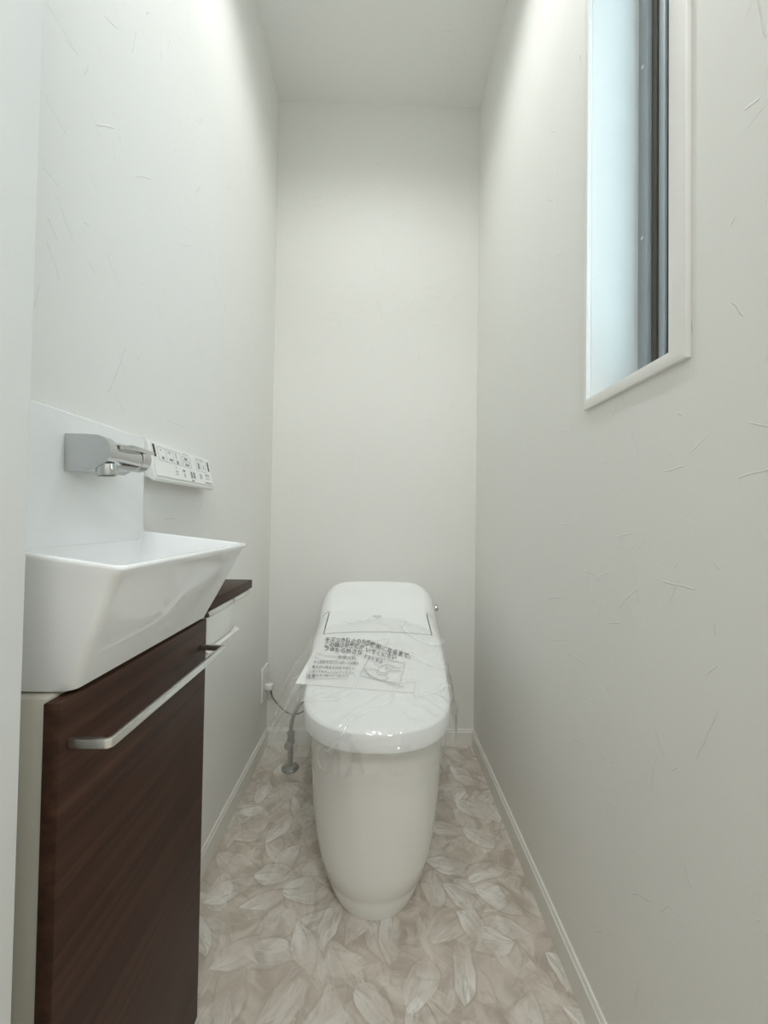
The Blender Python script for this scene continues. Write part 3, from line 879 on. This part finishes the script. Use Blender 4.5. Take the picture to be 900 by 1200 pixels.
def line_on(pts, wpx=.8, mat=M_lgrey, name='print_line', par=None, lift=LF):
    V = []; F = []
    P = []
    for a, b in zip(pts, pts[1:]):
        for k in range(6): P.append((a[0]+(b[0]-a[0])*k/6, a[1]+(b[1]-a[1])*k/6))
    P.append(pts[-1])
    for i, p in enumerate(P):
        a = P[max(i-1, 0)]; b = P[min(i+1, len(P)-1)]
        dx, dy = b[0]-a[0], b[1]-a[1]; l = math.hypot(dx, dy) or 1
        for s in (-1, 1): V.append(on_lid(p[0]-dy/l*s*wpx/2, p[1]+dx/l*s*wpx/2, lift))
    for i in range(len(P)-1): F.append((2*i, 2*i+1, 2*i+3, 2*i+2))
    return link(name, V, F, mat, par or sh, False)
# the small grey maker's mark on the tank cover is too small to read: two short bars
for x0_, x1_ in ((437.2, 440.6), (441.2, 442.4), (443.2, 446.4)): line_on([(x0_, 722.2), (x1_, 722.2)], 1.9, M_lgrey, 'logo', tank, .0008)
line_on([(440.4, 724.6), (444.2, 724.6)], 1.0, M_lgrey, 'logo', tank, .0008)
line_on([(433, 769), (474.5, 777), (468.5, 801.5), (421.5, 791.5), (433, 769)], .9)
line_on([(427, 784), (436, 783.5), (444, 785.5), (441, 788), (443, 790), (448, 791), (455, 790)], .7)
line_on([(427, 784), (430, 789), (437, 793.5), (446, 797), (452, 797), (455, 793)], 1.3)
line_on([(428.5, 785), (434, 791), (443, 795)], .7)
line_on([(443, 783), (446, 779.5), (451, 778.5), (458, 779.5), (463, 782), (470.5, 782.5)], .8)
line_on([(444, 787), (449, 788.5), (454, 787.5), (459, 786), (469.5, 786)], .8)
line_on([(452, 781), (453, 784), (456, 782), (457, 785), (460, 783)], .9)
line_on([(372, 765), (381, 768.5), (396, 769.5), (412, 769.2), (424, 765.5)], .6)
line_on([(369, 770), (376, 773.5), (388, 774.5), (396, 773)], .6)
line_on([(359, 795.5), (408, 794.8)], .5)
line_on([(455, 801), (473, 805)], .7)

# ------------------------------------------------------------------ outlet, plug, valve behind the toilet
oy, oz = 1.377, .245
ol = empty('wall_outlet', (XL, oy, oz), 'white wall power outlet plate low on the wall beside the toilet', 'outlet')
box('cover_plate', (XL+.0005, oy-.035, oz-.058), (XL+.008, oy+.035, oz+.058), M_rem, ol, .0022, 3)
for z in (oz-.013, oz+.028): box('socket_face', (XL+.008, oy-.012, z-.011), (XL+.0095, oy+.012, z+.011), M_case, ol, .001)
box('earth_terminal', (XL+.008, oy-.012, oz-.047), (XL+.0095, oy+.012, oz-.030), M_case, ol, .001)
pl = empty('power_plug', (XL+.01, oy-.002, oz-.013), 'white power plug with brown cord in the wall outlet', 'plug')
box('plug_body', (XL+.0097, oy-.013, oz-.023), (XL+.034, oy+.009, oz-.003), M_rem, pl, .003, 3)
def bez(pts, n=24):
    P = [Vector(p) for p in pts]; out = []
    for k in range(n+1):
        t = k/n; Q = P[:]
        while len(Q) > 1: Q = [a.lerp(b, t) for a, b in zip(Q, Q[1:])]
        out.append(Q[0])
    return out
tube('cord', bez([(XL+.028, oy-.002, oz-.0235), (XL+.03, oy-.01, .17), (XL+.075, 1.35, .20), (XL+.085, 1.34, .13), (XL+.12, 1.37, .10), (-.195, 1.39, .20)]), .0028, M_cord, pl, 8)

vx, vy = -.279, 1.293
sv = empty('stop_valve', (vx, vy, 0), 'metal water stop valve with hose standing on the floor behind the toilet', 'valve')
lathe('escutcheon', (vx, vy, 0), (0, 0, 1), [(0, .029), (.003, .029), (.007, .022), (.011, .012)], M_valve, sv, 28)
lathe('riser_pipe', (vx, vy, .0105), (0, 0, 1), [(0, .008), (.07, .008)], M_valve, sv, 16)
lathe('valve_body', (vx, vy, .0805), (0, 0, 1), [(0, .010), (.002, .0135), (.012, .0135), (.016, .011), (.028, .011), (.031, .013), (.038, .013), (.040, .009)], M_valve, sv, 20)
lathe('handle', (vx, vy-.0140, .093), (0, -1, 0), [(0, .006), (.012, .006), (.0125, .013), (.022, .014), (.024, .011)], M_valve, sv, 12)
tube('hose', bez([(vx, vy, .1210), (vx+.0, vy, .20), (vx+.04, vy+.03, .24), (vx+.07, vy+.05, .21), (vx+.105, vy+.06, .20)]), .0065, M_valve, sv, 10)
